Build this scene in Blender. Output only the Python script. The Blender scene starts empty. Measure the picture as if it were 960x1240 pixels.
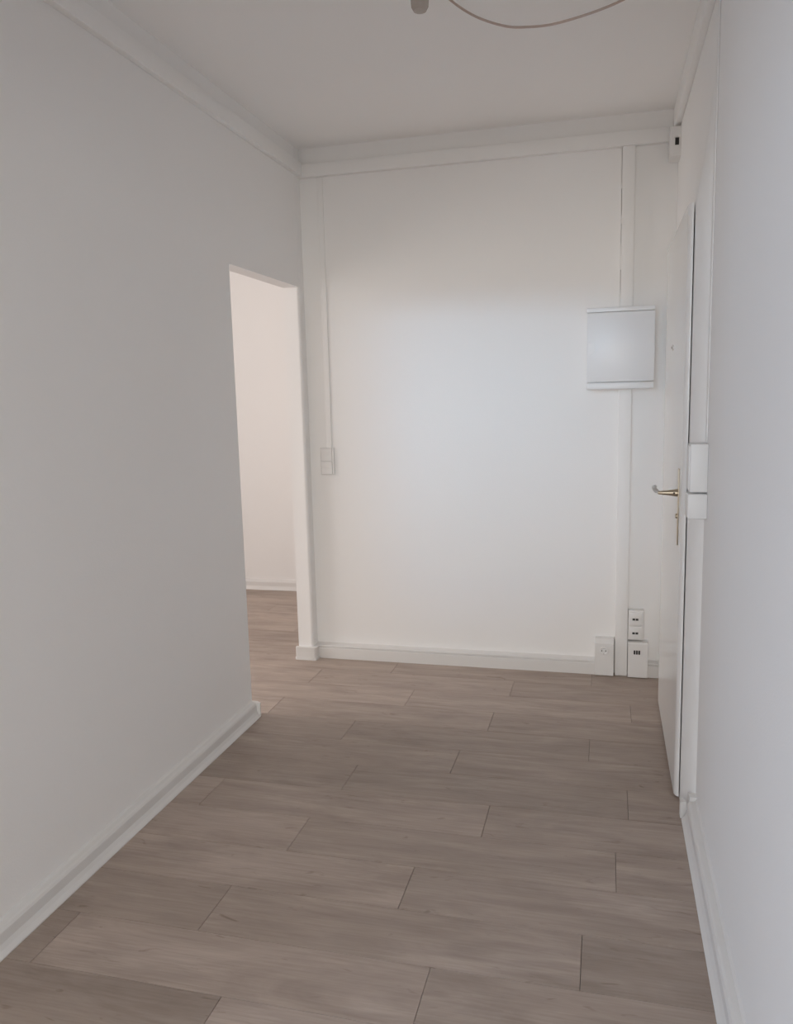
import bpy, bmesh, math, random
from mathutils import Vector, Matrix

# ------------------------------------------------------------------ camera
scene = bpy.context.scene
COL = scene.collection
F_PX, YAW, PITCH, ROLL, CAM_H = 973.5035, 0.2564, -0.1432, -0.0251, 1.4203
cy, sy, cp, sp = math.cos(YAW), math.sin(YAW), math.cos(PITCH), math.sin(PITCH)
fwd = Vector((-sy * cp, cy * cp, sp)); right0 = Vector((cy, sy, 0)); up0 = right0.cross(fwd)
c_, s_ = math.cos(ROLL), math.sin(ROLL)
rgt = right0 * c_ + up0 * s_; up = -right0 * s_ + up0 * c_
cam_data = bpy.data.cameras.new('camera'); cam = bpy.data.objects.new('camera', cam_data)
COL.objects.link(cam)
M = Matrix((rgt, up, -fwd)).transposed().to_4x4(); M.translation = (0, 0, CAM_H)
cam.matrix_world = M
cam_data.sensor_fit = 'HORIZONTAL'; cam_data.sensor_width = 36
cam_data.lens = F_PX / 960 * 36; cam_data.clip_start = 0.05
scene.camera = cam

# ------------------------------------------------------------------ world, daylight, exposure
world = bpy.data.worlds.new('overcast_sky'); scene.world = world; world.use_nodes = True
bg = world.node_tree.nodes['Background']
bg.inputs[0].default_value = (0.75, 0.85, 1.0, 1); bg.inputs[1].default_value = 1.0

def window_light(name, loc, aim, w, h, power, color, spread=180):
    d = bpy.data.lights.new(name, 'AREA'); d.shape = 'RECTANGLE'; d.size = w; d.size_y = h
    d.energy = power; d.color = color; d.spread = math.radians(spread)
    o = bpy.data.objects.new(name, d); COL.objects.link(o); o.location = loc
    o.rotation_euler = Vector(aim).to_track_quat('-Z', 'Z').to_euler()
    return o
# daylight from unseen, inferred windows, plus one added narrow beam
LP = dict(transom=1.65, rear=92, room=80, side=38.5)
window_light('window_rear_high_offscreen', (-1.95, -4.40, 2.45), (.150, 1, -.128), 1.00, 0.26, LP['transom'], (0.47, 0.73, 1.0), 18)  # narrow beam added behind the camera to shape the bright back wall patch
window_light('window_rear_offscreen', (-0.25, -4.40, 1.5), (0, 1, 0), 2.2, 1.30, LP['rear'], (1, .95, .86))
window_light('window_left_offscreen', (-3.88, -1.9, 1.5), (1, 0, 0), 2.2, 1.35, LP['room'], (.57, .74, 1))
window_light('window_side_room_offscreen', (-3.88, 3.05, 1.5), (1, 0, 0), 1.9, 1.4, LP['side'], (1.0, 0.915, 0.88))

vs = scene.view_settings
scene.display_settings.display_device = 'sRGB'
vs.view_transform = 'Standard'; vs.look = 'None'; vs.gamma = 1.0; vs.use_curve_mapping = False
vs.exposure = 0.04
scene.cycles.max_bounces = 14; scene.cycles.diffuse_bounces = 10

# ------------------------------------------------------------------ helpers
def srgb(r, g, b):
    f = lambda v: ((v / 255 + .055) / 1.055) ** 2.4 if v > 10 else v / 255 / 12.92
    return (f(r), f(g), f(b), 1)

def new_mat(name, col=(.8, .8, .8, 1), rough=.5, metal=0.0):
    m = bpy.data.materials.new(name); m.use_nodes = True
    b = m.node_tree.nodes['Principled BSDF']
    b.inputs['Base Color'].default_value = col
    b.inputs['Roughness'].default_value = rough; b.inputs['Metallic'].default_value = metal
    return m

def add_bump(m, scale, strength, dist=.001, detail=3, coord='Object', col_var=None):
    nt = m.node_tree; b = nt.nodes['Principled BSDF']
    tc = nt.nodes.new('ShaderNodeTexCoord')
    n = nt.nodes.new('ShaderNodeTexNoise'); n.inputs['Scale'].default_value = scale
    n.inputs['Detail'].default_value = detail
    nt.links.new(tc.outputs[coord], n.inputs['Vector'])
    bp = nt.nodes.new('ShaderNodeBump'); bp.inputs['Strength'].default_value = strength
    bp.inputs['Distance'].default_value = dist
    nt.links.new(n.outputs['Fac'], bp.inputs['Height']); nt.links.new(bp.outputs['Normal'], b.inputs['Normal'])
    if col_var:
        n2 = nt.nodes.new('ShaderNodeTexNoise'); n2.inputs['Scale'].default_value = 2.3; n2.inputs['Detail'].default_value = 4
        nt.links.new(tc.outputs[coord], n2.inputs['Vector'])
        mx = nt.nodes.new('ShaderNodeMix'); mx.data_type = 'RGBA'
        mx.inputs[6].default_value = col_var[0]; mx.inputs[7].default_value = col_var[1]
        nt.links.new(n2.outputs['Fac'], mx.inputs[0]); nt.links.new(mx.outputs[2], b.inputs['Base Color'])
    return m

def bx(bm, x0, x1, y0, y1, z0, z1, bev=0, seg=2):
    vs_ = [bm.verts.new((x, y, z)) for x in (x0, x1) for y in (y0, y1) for z in (z0, z1)]
    a = vs_
    fs = [(0, 1, 3, 2), (4, 6, 7, 5), (0, 4, 5, 1), (2, 3, 7, 6), (0, 2, 6, 4), (1, 5, 7, 3)]
    faces = [bm.faces.new([a[i] for i in f]) for f in fs]
    if bev:
        es = list({e for f in faces for e in f.edges})
        bmesh.ops.bevel(bm, geom=es, offset=bev, segments=seg, affect='EDGES', profile=.5)

def prism(bm, prof, axis, a0, a1):
    """extrude a closed 2D profile along axis 'x' (profile in y,z) or 'y' (profile in x,z) or 'z' (x,y)"""
    def P(p, a):
        return {'x': (a, p[0], p[1]), 'y': (p[0], a, p[1]), 'z': (p[0], p[1], a)}[axis]
    A = [bm.verts.new(P(p, a0)) for p in prof]; B = [bm.verts.new(P(p, a1)) for p in prof]
    n = len(prof)
    for i in range(n):
        j = (i + 1) % n; bm.faces.new((A[i], A[j], B[j], B[i]))
    bm.faces.new(A[::-1]); bm.faces.new(B)

def lathe(bm, prof, origin, axis, n=24):
    """revolve (r, t) profile about axis direction from origin"""
    ax = Vector(axis).normalized(); o = Vector(origin)
    u = ax.orthogonal().normalized(); v = ax.cross(u)
    rings = []
    for r, t in prof:
        if r < 1e-6: rings.append([bm.verts.new(o + ax * t)])
        else: rings.append([bm.verts.new(o + ax * t + (u * math.cos(k * 2 * math.pi / n) + v * math.sin(k * 2 * math.pi / n)) * r) for k in range(n)])
    for a, b in zip(rings, rings[1:]):
        for k in range(n):
            l = (k + 1) % n
            if len(a) == 1 and len(b) == 1: continue
            if len(a) == 1: bm.faces.new((a[0], b[k], b[l]))
            elif len(b) == 1: bm.faces.new((a[k], b[0], a[l]))
            else: bm.faces.new((a[k], b[k], b[l], a[l]))

def tube(bm, pts, rads, n=12):
    pts = [Vector(p) for p in pts]
    rings = []; prev = None
    for i, p in enumerate(pts):
        t = (pts[min(i + 1, len(pts) - 1)] - pts[max(i - 1, 0)]).normalized()
        if prev is None: u = t.orthogonal().normalized()
        else: u = (prev - t * prev.dot(t)).normalized()
        prev = u; v = t.cross(u); r = rads[i] if isinstance(rads, (list, tuple)) else rads
        rings.append([bm.verts.new(p + (u * math.cos(k * 2 * math.pi / n) + v * math.sin(k * 2 * math.pi / n)) * r) for k in range(n)])
    for a, b in zip(rings, rings[1:]):
        for k in range(n):
            l = (k + 1) % n; bm.faces.new((a[k], a[l], b[l], b[k]))
    bm.faces.new(rings[0][::-1]); bm.faces.new(rings[-1])

def spline(pts, per=8):
    P = [Vector(p) for p in pts]; P = [2 * P[0] - P[1]] + P + [2 * P[-1] - P[-2]]
    out = []
    for i in range(1, len(P) - 2):
        for k in range(per):
            t = k / per; a, b, c, d = P[i - 1:i + 3]
            out.append(.5 * ((2 * b) + (c - a) * t + (2 * a - 5 * b + 4 * c - d) * t * t + (3 * b - a - 3 * c + d) * t ** 3))
    out.append(P[-2]); return out

def obj(name, bm, mat, parent=None, smooth=False, loc=None):
    bmesh.ops.recalc_face_normals(bm, faces=bm.faces)
    me = bpy.data.meshes.new(name); bm.to_mesh(me); bm.free()
    me.materials.append(mat)
    if smooth:
        for p in me.polygons: p.use_smooth = True
        me.set_sharp_from_angle(angle=math.radians(40))
    o = bpy.data.objects.new(name, me); COL.objects.link(o)
    if parent is not None:
        o.parent = parent
        o.matrix_parent_inverse = Matrix.Translation(parent.location).inverted() if parent.parent is None else Matrix.Identity(4)
    return o

def part(name, mat, parent, build, smooth=True):
    bm = bmesh.new(); build(bm); return obj(name, bm, mat, parent, smooth)

def thing(name, loc, label, cat, group=None):
    o = bpy.data.objects.new(name, None); COL.objects.link(o); o.location = loc; o.empty_display_size = .05
    o['label'] = label; o['category'] = cat
    if group: o['group'] = group
    return o

def struct(name, mat, build, label=None, cat=None, smooth=False):
    bm = bmesh.new(); build(bm); o = obj(name, bm, mat, None, smooth); o['kind'] = 'structure'
    if label: o['label'] = label
    if cat: o['category'] = cat
    return o

# ------------------------------------------------------------------ materials
WHITE_A, WHITE_B = (.845, .84, .83, 1), (.865, .86, .85, 1)
m_wall = add_bump(new_mat('painted_woodchip_wallpaper', (.82, .82, .81, 1), .85), 190, .35, .0012, 4, col_var=(WHITE_A, WHITE_B))
m_ceil = add_bump(new_mat('painted_ceiling', (.90, .893, .882, 1), .9), 150, .25, .001, 3)
m_trim = new_mat('white_satin_trim', (.725, .715, .70, 1), .55)
m_plastic = new_mat('white_plastic', (.76, .755, .745, 1), .45)
m_plastic_b = new_mat('cool_white_plastic', (.775, .785, .795, 1), .35)
m_duct = add_bump(new_mat('painted_plastic_duct', (.85, .845, .835, 1), .85), 60, .08, .0006)
m_door = add_bump(new_mat('white_door_lacquer', (.80, .80, .79, 1), .22), 9, .05, .0008)
m_slot = new_mat('black_plastic_slot', (.03, .028, .028, 1), .6)
m_brass = new_mat('brushed_brass_metal', (.50, .43, .33, 1), .36, 1.0)
m_cable = new_mat('beige_pink_cable_sheath', (.52, .42, .37, 1), .5)
m_grip = new_mat('translucent_grey_plastic', (.45, .44, .42, 1), .3)
m_clear = new_mat('clear_plastic', (.76, .70, .64, 1), .22)
bc = m_clear.node_tree.nodes['Principled BSDF']
bc.inputs['Transmission Weight'].default_value = .45; bc.inputs['IOR'].default_value = 1.3
m_steel = new_mat('bright_contact_metal', (.9, .9, .9, 1), .15, 1.0)
m_sub = new_mat('floor_substrate', srgb(70, 60, 54), .9)

# plank material: long grain along X, tone differs plank by plank
m_plank = new_mat('greige_oak_plank', (.3, .26, .23, 1), .48)
nt = m_plank.node_tree; N = nt.nodes; L = nt.links; B = N['Principled BSDF']
tc = N.new('ShaderNodeTexCoord'); oi = N.new('ShaderNodeObjectInfo')
off = N.new('ShaderNodeMath'); off.operation = 'MULTIPLY'; off.inputs[1].default_value = 57.0
L.new(oi.outputs['Random'], off.inputs[0])
cmb = N.new('ShaderNodeCombineXYZ'); L.new(off.outputs[0], cmb.inputs[0]); L.new(off.outputs[0], cmb.inputs[1])
add = N.new('ShaderNodeVectorMath'); add.operation = 'ADD'
L.new(tc.outputs['Object'], add.inputs[0]); L.new(cmb.outputs[0], add.inputs[1])
def grain(sx, sy_, detail, rough=.6, dist=0.0):
    mp = N.new('ShaderNodeMapping'); mp.inputs['Scale'].default_value = (sx, sy_, 1)
    L.new(add.outputs[0], mp.inputs[0])
    n = N.new('ShaderNodeTexNoise'); n.inputs['Scale'].default_value = 1; n.inputs['Detail'].default_value = detail
    n.inputs['Roughness'].default_value = rough; n.inputs['Distortion'].default_value = dist
    L.new(mp.outputs[0], n.inputs['Vector']); return n
g1 = grain(2.2, 20, 5, .62, .6); g2 = grain(5, 130, 3, .6); g3 = grain(1.1, 4.5, 3, .5, .8); g4 = grain(10, 34, 2, .5, 1.2)
def mixc(fac, a, b, mode='MIX'):
    m = N.new('ShaderNodeMix'); m.data_type = 'RGBA'; m.blend_type = mode
    for v, i in ((fac, 0), (a, 6), (b, 7)):
        if hasattr(v, 'is_linked'): L.new(v, m.inputs[i])
        else: m.inputs[i].default_value = v
    return m.outputs[2]
def ramp(src, p0, p1, c0=(0, 0, 0, 1), c1=(1, 1, 1, 1)):
    r = N.new('ShaderNodeValToRGB'); r.color_ramp.elements[0].position = p0; r.color_ramp.elements[1].position = p1
    r.color_ramp.elements[0].color = c0; r.color_ramp.elements[1].color = c1
    L.new(src, r.inputs[0]); return r.outputs[0]
PL_D, PL_M, PL_L = (.275, .218, .183, 1), (.385, .314, .267, 1), (.515, .433, .375, 1)
c = mixc(ramp(g1.outputs['Fac'], .25, .78), PL_D, PL_L)
c = mixc(ramp(g3.outputs['Fac'], .38, .66, (.15, .15, .15, 1), (.85, .85, .85, 1)), c, PL_M)
cloud = grain(2.6, 9, 4, .6, 1.0)
c = mixc(1.0, c, ramp(cloud.outputs['Fac'], .30, .70, (.86, .84, .83, 1), (1.12, 1.12, 1.12, 1)), 'MULTIPLY')
c = mixc(ramp(g2.outputs['Fac'], .42, .62, (.80, .78, .76, 1), (1, 1, 1, 1)), (0, 0, 0, 1), c, 'MIX') if False else c
fine = ramp(g2.outputs['Fac'], .35, .60, (.90, .89, .885, 1), (1.0, 1.0, 1.0, 1))
c = mixc(1.0, c, fine, 'MULTIPLY')
knot = ramp(g4.outputs['Fac'], .20, .33, (.66, .62, .58, 1), (1, 1, 1, 1))
c = mixc(1.0, c, knot, 'MULTIPLY')
tone = ramp(oi.outputs['Random'], 0, 1, (.86, .85, .84, 1), (1.12, 1.12, 1.12, 1))
c = mixc(1.0, c, tone, 'MULTIPLY')
L.new(c, B.inputs['Base Color'])
bp = N.new('ShaderNodeBump'); bp.inputs['Strength'].default_value = .12; bp.inputs['Distance'].default_value = .0006
L.new(g2.outputs['Fac'], bp.inputs['Height']); L.new(bp.outputs['Normal'], B.inputs['Normal'])

# ------------------------------------------------------------------ room shell
H = 2.680
XL, XR, YB = -1.54, .305, 4.075          # corridor wall faces
TH = .085                                # thin partition
OX0, OX1, OY0, OY1 = -4.0, 2.6, -4.5, 5.50   # outer shell faces
OPN, OPF, OPZ = 3.205, 4.005, 1.988      # opening to the side room
PY0, PY1, PZ = .75, .87, 2.1             # passage behind the corridor (camera side)

floor = struct('floor', m_sub, lambda bm: bx(bm, OX0 - .12, OX1 + .12, OY0 - .12, OY1 + .12, -.12, -.006))
ceiling = struct('ceiling', m_ceil, lambda bm: bx(bm, OX0 - .12, OX1 + .12, OY0 - .12, OY1 + .12, H, H + .12))

def left_wall(bm):
    bx(bm, XL - TH, XL, PY1, OPN, 0, H)
    bx(bm, XL - TH, XL, OPN, OPF, OPZ, H)
    r = .014
    arc = [(XL - r + r * math.cos(t), OPF + r - r * math.sin(t)) for t in [k / 6 * math.pi / 2 for k in range(7)]]
    prism(bm, [(XL, YB)] + arc + [(XL - TH, OPF), (XL - TH, OY1), (XL, OY1)], 'z', 0, H)
struct('wall_left', m_wall, left_wall)
struct('wall_back', m_wall, lambda bm: bx(bm, XL, XR, YB, YB + .12, 0, H))
struct('wall_right', m_wall, lambda bm: bx(bm, XR, XR + .12, PY0, OY1, 0, H))
def passage(bm):
    bx(bm, OX0, XL, PY0, PY1, 0, H)
    bx(bm, XL, XR, PY0, PY1, PZ, H)
    bx(bm, XR + .12, OX1, PY0, PY1, 0, H)
struct('wall_front', m_wall, passage)
def far(bm):
    bx(bm, OX0, XL - TH, OY1, OY1 + .12, 0, H)
struct('wall_side_room', m_wall, far)
def hole(bm, axis, a0, a1, b0, b1, h0, h1, t0, t1):
    """wall slab from b0..b1 along, with a window hole a0..a1 x h0..h1; thickness t0..t1"""
    for (u0, u1, z0, z1) in ((b0, a0, 0, H), (a1, b1, 0, H), (a0, a1, 0, h0), (a0, a1, h1, H)):
        if axis == 'x': bx(bm, u0, u1, t0, t1, z0, z1)
        else: bx(bm, t0, t1, u0, u1, z0, z1)
def rear(bm):
    hole(bm, 'x', -2.6, -1.45, OX0, -1.42, 2.31, 2.59, OY0 - .12, OY0)
    hole(bm, 'x', -1.35, .85, -1.42, OX1, .85, 2.15, OY0 - .12, OY0)
struct('wall_rear', m_wall, rear)
def outer_left(bm):
    hole(bm, 'y', -3.0, -.8, OY0, PY0, .85, 2.2, OX0 - .12, OX0)
    hole(bm, 'y', 2.1, 4.0, PY0, OY1, .8, 2.2, OX0 - .12, OX0)
struct('wall_outer', m_wall, outer_left)
struct('wall_outer_right', m_wall, lambda bm: bx(bm, OX1, OX1 + .12, OY0, PY0, 0, H))
m_glass = new_mat('window_glass', (.9, .95, .95, 1), .02); m_glass.node_tree.nodes['Principled BSDF'].inputs['Transmission Weight'].default_value = 1
def window(n, axis, a0, a1, z0, z1, t):
    def fr(bm):
        w = .05
        segs = [(a0, a1, z0, z0 + w), (a0, a1, z1 - w, z1), (a0, a0 + w, z0 + w, z1 - w), (a1 - w, a1, z0 + w, z1 - w),
                ((a0 + a1) / 2 - w / 2, (a0 + a1) / 2 + w / 2, z0 + w, z1 - w)]
        for u0, u1, q0, q1 in segs:
            if axis == 'x': bx(bm, u0, u1, t - .03, t + .03, q0, q1)
            else: bx(bm, t - .03, t + .03, u0, u1, q0, q1)
    o = struct('window_%d' % n, m_trim, fr)
    w = .05; mid = (a0 + a1) / 2
    for u0, u1 in ((a0 + w, mid - w / 2), (mid + w / 2, a1 - w)):
        part('pane', m_glass, o, lambda bm: bx(bm, u0, u1, t - .004, t + .004, z0 + w, z1 - w) if axis == 'x' else bx(bm, t - .004, t + .004, u0, u1, z0 + w, z1 - w), False)
window(1, 'x', -2.6, -1.45, 2.31, 2.59, OY0 - .06)  # unseen high window, added to go with the narrow beam
window(2, 'y', -3.0, -.8, .85, 2.2, OX0 - .06)
window(3, 'y', 2.1, 4.0, .8, 2.2, OX0 - .06)
window(4, 'x', -1.35, .85, .85, 2.15, OY0 - .06)

# ------------------------------------------------------------------ floor planks (each a piece of the floor)
PW, PLN, Y_REF = .2072, 1.010, 1.5800
JOINT = {-1: -.88, 0: -.41, 1: -.045, 2: -.548, 3: .044, 4: -.376, 5: .088, 6: -.556, 7: -.050, 8: -.473, 9: .121, 10: -.428, 11: -.055}
rnd = random.Random(4)
GAP = .0006
mesh_cache = {}
def plank_mesh(x0, x1):
    k = round(x1 - x0, 3)
    if k not in mesh_cache:
        bm = bmesh.new()
        hx, hy, ch = (x1 - x0) / 2 - GAP, PW / 2 - GAP, .0007
        top = [(-hx + ch, -hy + ch, 0), (hx - ch, -hy + ch, 0), (hx - ch, hy - ch, 0), (-hx + ch, hy - ch, 0)]
        mid = [(-hx, -hy, -.0008), (hx, -hy, -.0008), (hx, hy, -.0008), (-hx, hy, -.0008)]
        bot = [(a, b, -.006) for a, b, _ in mid]
        V = [[bm.verts.new(p) for p in r] for r in (top, mid, bot)]
        bm.faces.new(V[0])
        for r0, r1 in ((V[0], V[1]), (V[1], V[2])):
            for i in range(4):
                j = (i + 1) % 4; bm.faces.new((r0[j], r0[i], r1[i], r1[j]))
        me = bpy.data.meshes.new('plank'); bm.to_mesh(me); bm.free(); me.materials.append(m_plank); mesh_cache[k] = me
    return mesh_cache[k]
r0 = int(math.floor((OY0 - Y_REF) / PW)); r1 = int(math.ceil((OY1 - Y_REF) / PW))
for r in range(r0, r1):
    yc = Y_REF + (r + .5) * PW
    j = JOINT.get(r, rnd.uniform(-1, 0))
    xe = XR + .02 if yc > PY0 else OX1
    while j < xe: j += PLN
    x1 = j
    while x1 > OX0:
        x0 = x1 - PLN
        a, b = max(x0, OX0), min(x1, xe)
        if b - a > .02:
            o = bpy.data.objects.new('plank', plank_mesh(a, b)); COL.objects.link(o)
            o.location = ((a + b) / 2, yc, 0); o.parent = floor
        x1 = x0

# ------------------------------------------------------------------ skirting
def base_prof(wall, sgn, dep=.044, h=.066):
    """soft skirting with a flared foot lip: profile (across, z); sgn = direction into the room"""
    return [(wall, 0), (wall + sgn * dep, 0), (wall + sgn * dep, .004), (wall + sgn * (dep - .010), .016), (wall + sgn * (dep - .016), .028),
            (wall + sgn * (dep - .017), h - .010), (wall + sgn * (dep - .021), h - .003), (wall + sgn * (dep - .027), h),
            (wall + sgn * .006, h + .003), (wall, h + .010)]
def base_prof_b(wall, sgn, dep=.043):
    """skirting of the back wall, with a grooved joint under its cap"""
    P = [(0, 0), (dep, 0), (dep, .057), (dep - .003, .061), (dep - .010, .0615), (dep - .010, .0655), (dep - .003, .066), (dep - .006, .071), (.006, .076), (0, .080)]
    return [(wall + sgn * u, z) for u, z in P]
def base_left(bm):
    prism(bm, base_prof(XL, 1), 'y', PY1, OPN - .012)
    # returned end at the opening
    prism(bm, [(XL - TH, OPN), (XL - TH, OPN + .018), (XL + .018, OPN + .018), (XL + .040, OPN + .004), (XL + .044, OPN - .012), (XL, OPN - .012), (XL, OPN)], 'z', 0, .062)
struct('baseboard_left', m_trim, base_left)
def base_nib(bm):
    prism(bm, [(XL - TH - .012, OPF), (XL - TH - .012, OPF - .016), (XL - TH - .006, OPF - .022), (XL + .008, OPF - .022), (XL + .017, OPF - .018), (XL + .022, OPF - .008), (XL + .022, YB - .044), (XL, YB - .044), (XL, OPF)], 'z', .012, .070)
    prism(bm, [(XL - TH - .015, OPF), (XL - TH - .015, OPF - .020), (XL - TH - .008, OPF - .027), (XL + .010, OPF - .027), (XL + .020, OPF - .023), (XL + .026, OPF - .010), (XL + .026, YB - .044), (XL, YB - .044), (XL, OPF)], 'z', 0, .012)
struct('baseboard_pillar', m_trim, base_nib, smooth=True)
def base_back(bm):
    prism(bm, base_prof_b(YB, -1), 'x', XL + .0, -.0415)
    prism(bm, base_prof_b(YB, -1), 'x', .2145, XR)
struct('baseboard_back', m_trim, base_back)
struct('baseboard_right', m_trim, lambda bm: prism(bm, base_prof(XR, -1, .047), 'y', PY1, 2.655))
struct('baseboard_side_room', m_trim, lambda bm: prism(bm, base_prof(OY1, -1, .04), 'x', OX0, XL - TH))
# loose end cap of the right skirting at the door frame, standing a little off it
def cap(bm):
    prism(bm, [(XR - .050, 2.664), (XR - .050, 2.694), (XR - .038, 2.696), (XR - .030, 2.668)], 'z', 0, .058)
    prism(bm, [(XR - .022, 2.658), (XR - .026, 2.694), (XR, 2.694), (XR, 2.658)], 'z', 0, .080)
struct('baseboard_end', m_trim, cap)

# ------------------------------------------------------------------ cable ducts
def duct(name, label, base, boxes, crack=None):
    t = thing(name, base, label, 'cable duct', 'white cable ducts on the walls')
    part('cover', m_duct, t, lambda bm: [bx(bm, *b, .0025) for b in boxes])
    if crack: part('base_wall', m_duct, t, lambda bm: [bx(bm, *b) for b in crack], False)
    return t
Z1, Z0 = 2.596, 2.533
duct('cable_duct', 'long white cable duct under the ceiling above the fuse box wall', (-.6, YB, Z0),
     [(XL, .262, YB - .032, YB, Z0, Z1)])
duct('cable_duct', 'long white cable duct under the ceiling along the wall with the open doorway', (XL, 2.4, Z0),
     [(XL, XL + .026, PY1, YB - .032, 2.540, 2.603)])
duct('cable_duct', 'white cable duct under the ceiling above the closed entrance door', (XR, 2.4, Z0),
     [(XR - .024, XR, PY1, YB - .001, 2.576, H)])
duct('cable_duct', 'wide upright white cable duct running behind the fuse box down to the sockets', (.086, YB, 0),
     [(.0565, .1155, YB - .040, YB, 0, 1.4285), (.0580, .1155, YB - .036, YB, 1.8015, Z0 - .002)],
     # side wall of the trunking and the paint that closes the joint here and there
     [(.0536, .0560, YB - .035, YB, 1.8015, Z0 - .002)] + [(.0560, .0580, YB - .033, YB, z0, z1) for z0, z1 in ((1.8015, 1.88), (1.98, 2.10), (2.19, 2.225), (2.345, 2.37))])
duct('cable_duct', 'thin upright white cable duct leading down to the light switch', (-1.43, YB, 1.155),
     [(-1.444, -1.414, YB - .007, YB, 1.156, Z0)])
duct('cable_duct', 'slim upright cable duct beside the door frame above the intercom', (XR - .008, 2.66, 1.253),
     [(XR - .0045, XR, 2.650, 2.682, 1.253, 2.5755)])

# ------------------------------------------------------------------ entrance door
door = bpy.data.objects.new('door_1', None); COL.objects.link(door); door.location = (.29, 3.25, 0); door['kind'] = 'structure'
door['label'] = 'closed white entrance door with a brass lever handle'
FX = .245; DY0, DY1, DZ1 = 2.795, 3.70, 2.0
leaf = part('door_leaf', m_door, door, lambda bm: prism(bm, [(FX + .0155, DY0), (FX + .0155, DY1), (FX, DY1)] + [(FX + .015 - .015 * math.cos(t), DY0 + .03 - .03 * math.sin(t)) for t in [k / 10 * math.pi / 2 for k in range(11)]], 'z', .010, DZ1))
def frame(bm):
    # closing-side post: its outer flank slopes softly to the wall, its head runs out into the plaster
    prof = [(XR, DY0 + .0005), (FX + .0190, DY0 + .0005), (FX + .0190, DY0 - .020), (FX + .022, DY0 - .032), (FX + .035, DY0 - .070), (FX + .050, DY0 - .097), (XR, DY0 - .106)]
    rings = []
    for z, k in ((0, 1), (DZ1 + .004, 1), (DZ1 + .05, .82), (DZ1 + .12, .5), (DZ1 + .22, .18), (DZ1 + .32, .02)):
        rings.append([bm.verts.new((XR - (XR - x) * k, y, z)) for x, y in prof])
    for A, B2 in zip(rings, rings[1:]):
        for i in range(len(prof)):
            j = (i + 1) % len(prof); bm.faces.new((A[i], A[j], B2[j], B2[i]))
    bm.faces.new(rings[0][::-1]); bm.faces.new(rings[-1])
    bx(bm, FX + .019, XR, DY1 - .030, DY1 - .004, 0, DZ1 - .004)
    bx(bm, FX + .019, XR, DY0 + .0005, DY1 - .030, DZ1 - .030, DZ1 - .004)
    bx(bm, FX + .019, XR, DY0 + .0005, DY1 - .030, 0, .014)
part('door_frame', m_duct, door, frame)
def plate(bm):
    bx(bm, FX - .0035, FX, 2.888, 2.926, .885, 1.150, .0015)
pl = part('handle_plate', m_brass, door, plate)
part('handle_neck', m_brass, door, lambda bm: lathe(bm, [(0, -.003), (.0125, -.003), (.0128, .004), (.0115, .010), (.0075, .040), (.0058, .058), (.0052, .062), (0, .062)], (FX - .006, 2.907, 1.066), (-1, 0, 0), 24))
part('screw', m_slot, door, lambda bm: lathe(bm, [(0, 0), (.0032, 0), (.0032, .0022), (0, .0022)], (FX - .016, 2.8952, 1.066), (0, -1, 0), 12))
part('handle_lever', m_grip, door, lambda bm: tube(bm, spline([(FX - .062, 2.907, 1.066), (FX - .074, 2.918, 1.072), (FX - .078, 2.945, 1.076), (FX - .076, 3.0, 1.074), (FX - .072, 3.03, 1.072)], 5), [.0055] * 4 + [.0075] * 17, 14))
part('lock_cylinder', m_brass, door, lambda bm: lathe(bm, [(0, 0), (.0085, 0), (.0085, .004), (.007, .006), (0, .006)], (FX - .0035, 2.908, .985), (-1, 0, 0), 18))
part('peephole', m_plastic, door, lambda bm: lathe(bm, [(0, 0), (.011, 0), (.011, .003), (.008, .005), (0, .005)], (FX, 3.30, 1.577), (-1, 0, 0), 20))
part('peephole_lens', m_slot, door, lambda bm: lathe(bm, [(0, 0), (.0055, 0), (.005, .0015), (0, .002)], (FX - .005, 3.30, 1.577), (-1, 0, 0), 16))

# ------------------------------------------------------------------ fuse box
fb = thing('fuse_box', (.06, YB, 1.427), 'square white fuse box with hinged cover on the back wall', 'fuse box')
part('housing', m_plastic_b, fb, lambda bm: bx(bm, -.090, .210, 3.986, YB, 1.430, 1.800, .004))
part('top_rail', m_plastic_b, fb, lambda bm: bx(bm, -.0945, .2125, 3.970, 3.990, 1.784, 1.8045, .003))
part('bottom_rail', m_plastic_b, fb, lambda bm: bx(bm, -.0925, .2140, 3.970, 3.990, 1.427, 1.4590, .005))
dr = part('cover_door', m_plastic_b, fb, lambda bm: bx(bm, -.0915, .2130, 3.970, 3.988, 1.4612, 1.7825, .003))
def latch(bm):
    prism(bm, [(-.0870, 1.585), (-.0615, 1.598), (-.0550, 1.606), (-.0550, 1.645), (-.0870, 1.641)], 'y', 3.9676, 3.9705)
la = part('latch', m_plastic_b, dr, latch)

# ------------------------------------------------------------------ light switch
sw = thing('light_switch', (-1.44, YB, 1.013), 'double white light switch at the end of the thin duct', 'switch')
def sw_frame(bm):
    x0, x1, z0, z1 = -1.479, -1.4045, 1.011, 1.156
    for b in ((x0, x0 + .0025, z0, z1), (x1 - .008, x1, z0, z1), (x0 + .0025, x1 - .008, z0, z0 + .003), (x0 + .0025, x1 - .008, z1 - .002, z1)):
        bx(bm, b[0], b[1], YB - .012, YB, b[2], b[3])
    bx(bm, x0 + .0025, x1 - .008, YB - .003, YB, z0 + .003, z1 - .002)
part('frame', m_plastic, sw, sw_frame, False)
for z0 in (1.0160, 1.0855):
    part('rocker', m_plastic, sw, lambda bm: prism(bm, [(YB - .0025, z0), (YB - .0135, z0), (YB - .0125, z0 + .033), (YB - .0150, z0 + .0665), (YB - .0025, z0 + .0665)], 'x', -1.4750, -1.4143), False)

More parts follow.
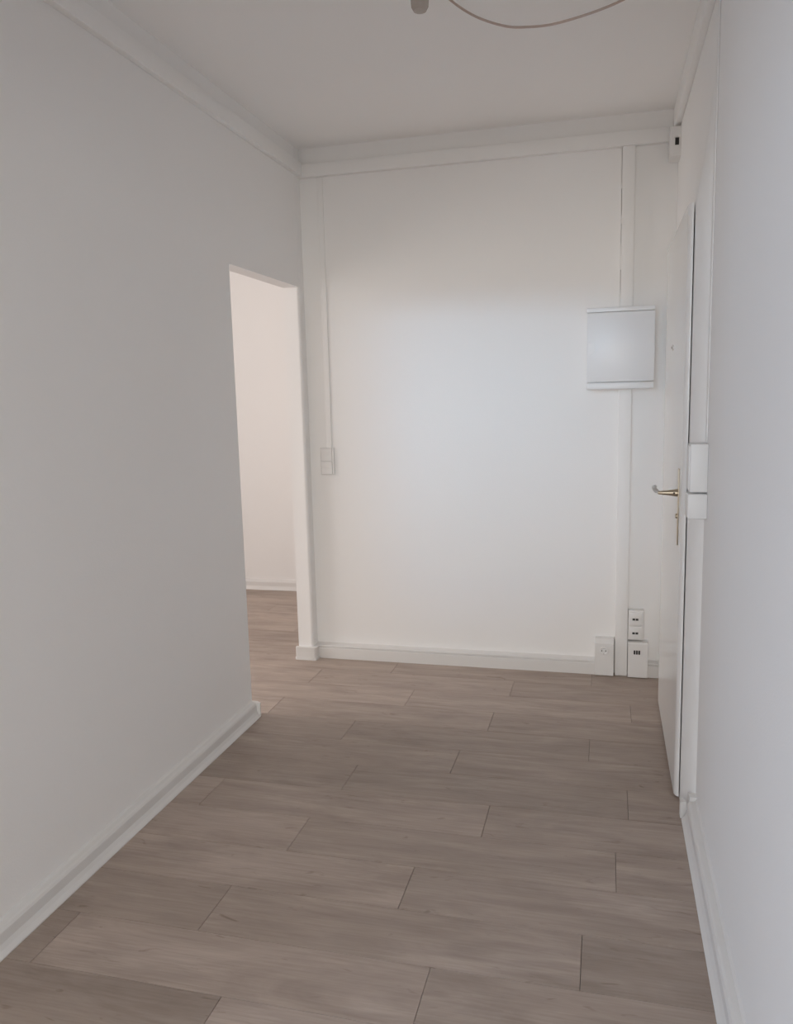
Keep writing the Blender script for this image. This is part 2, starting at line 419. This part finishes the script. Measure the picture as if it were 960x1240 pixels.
# ------------------------------------------------------------------ sockets low on the back wall
sk = thing('power_socket', (.005, YB, 0), 'white box with a round earthed power socket left of the upright duct', 'socket')
def sock_body(bm):
    x0, x1, z1 = -.0405, .0510, .190
    prism(bm, [(YB, .002), (4.017, .002), (4.014, .006), (4.014, z1 - .022), (4.018, z1 - .016), (4.034, z1), (YB, z1)], 'x', x0, x1 - .001)
part('body', m_plastic, sk, sock_body, False)
part('socket_ring', m_plastic, sk, lambda bm: lathe(bm, [(.0150, -.001), (.0150, .003), (.0185, .0045), (.0200, .0025), (.0200, -.001)], (.002, 4.014, .132), (0, -1, 0), 32))
part('socket_well', m_plastic, sk, lambda bm: lathe(bm, [(0, 0), (.0152, 0), (.0152, .0012), (0, .0012)], (.002, 4.014, .132), (0, -1, 0), 28))
for dx in (-.0095, .0095):
    part('contact_hole', m_slot, sk, lambda bm: lathe(bm, [(0, 0), (.0027, 0), (.0027, .0022), (0, .0022)], (.002 + dx, 4.014, .132), (0, -1, 0), 12))  # black discs on the face, painting in the shade inside the holes
for dz in (-.0140, .0140):
    part('earth_clip', m_steel, sk, lambda bm: bx(bm, -.0015, .0055, 4.0095, 4.0135, .132 + dz - .002, .132 + dz + .002, .0008))

db = thing('network_socket', (.163, YB, 0), 'white wall box with a dark triple port standing on the floor', 'socket')
def net_body(bm):
    prism(bm, [(YB, .003), (4.013, .003), (4.010, .006), (4.010, .176), (4.013, .182), (YB, .182)], 'x', .1185, .2130)
part('body', m_plastic, db, net_body, False)
for k in range(3):
    part('port', m_slot, db, lambda bm: bx(bm, .1455 + k * .0112, .1455 + k * .0112 + .0085, 4.0088, 4.0115, .1235, .1435))

ts = thing('telephone_socket', (.153, YB, .187), 'double white wall socket with two dark port pairs above the triple port box', 'socket')
part('frame', m_plastic, ts, lambda bm: bx(bm, .1175, .1920, 4.036, YB, .189, .340, .003))
for z0 in (.1945, .2650):
    mo = part('module', m_plastic, ts, lambda bm: bx(bm, .1225, .1835, 4.029, 4.040, z0, z0 + .067, .002))
    for k in range(2):
        part('port', m_slot, mo, lambda bm: bx(bm, .1380 + k * .0155, .1380 + k * .0155 + .0125, 4.0278, 4.031, z0 + .026, z0 + .036))

# ------------------------------------------------------------------ intercom beside the door
ic = thing('intercom', (XR, 2.66, 1.10), 'tall white intercom box beside the entrance door frame', 'intercom')
part('housing', m_plastic, ic, lambda bm: bx(bm, .252, XR, 2.620, 2.696, 1.1015, 1.2520, .004))
part('front_panel', m_plastic, ic, lambda bm: bx(bm, .248, .254, 2.626, 2.690, 1.108, 1.246, .003))
ib = thing('bell_box', (XR, 2.66, 1.02), 'small white box directly under the intercom beside the door', 'box')
part('housing', m_plastic, ib, lambda bm: bx(bm, .247, XR, 2.612, 2.696, 1.020, 1.0975, .004))

# ------------------------------------------------------------------ small box high in the corner
jb = thing('junction_box', (XR, 3.95, 2.44), 'small white box with a dark slot high in the corner above the door', 'box')
def jbody(bm):
    x0, x1, z0, z1 = .2600, XR, 2.438, 2.562
    y0, y1 = 3.930, 4.040
    w = (.2790, .2965, 2.484, 2.517)
    for a, b, c_, d_ in ((x0, w[0], z0, z1), (w[1], x1, z0, z1), (w[0], w[1], z0, w[2]), (w[0], w[1], w[3], z1)):
        bx(bm, a, b, y0, y1, c_, d_)
part('housing', m_plastic, jb, jbody, False)
part('slot', m_slot, jb, lambda bm: bx(bm, .2785, .2970, 3.942, 3.95, 2.483, 2.518), False)

# ------------------------------------------------------------------ lamp cable hanging from the ceiling
lc = thing('lamp_cable', (-.535, 2.5, H), 'thin beige lamp cable looping from the ceiling with a clear plastic end', 'cable')
part('cable', m_cable, lc, lambda bm: tube(bm, spline([(-.535, 2.5, H - .002), (-.520, 2.5, 2.625), (-.455, 2.5, 2.560), (-.400, 2.5, 2.517), (-.347, 2.5, 2.488), (-.285, 2.5, 2.465), (-.228, 2.5, 2.457), (-.170, 2.5, 2.455), (-.113, 2.5, 2.461), (-.040, 2.5, 2.474), (.033, 2.5, 2.494), (.11, 2.5, 2.53), (.17, 2.5, 2.59), (.19, 2.5, H - .002)], 8), .0034, 10))
part('cup', m_clear, lc, lambda bm: lathe(bm, [(.012, 0), (.022, .006), (.026, .030), (.027, .120), (.025, .145), (.019, .156), (.010, .159), (0, .160), (0, .157), (.010, .156), (.0175, .153), (.0225, .143), (.024, .120), (.023, .030), (.019, .008), (.012, .004)], (-.537, 2.46, H), (0, 0, -1), 28))
part('connector', m_cable, lc, lambda bm: lathe(bm, [(0, 0), (.010, 0), (.010, .118), (.006, .128), (0, .128)], (-.537, 2.46, H), (0, 0, -1), 16))
part('ceiling_hook', m_plastic, lc, lambda bm: lathe(bm, [(0, 0), (.012, 0), (.012, .006), (.004, .010), (0, .010)], (.19, 2.5, H), (0, 0, -1), 16))
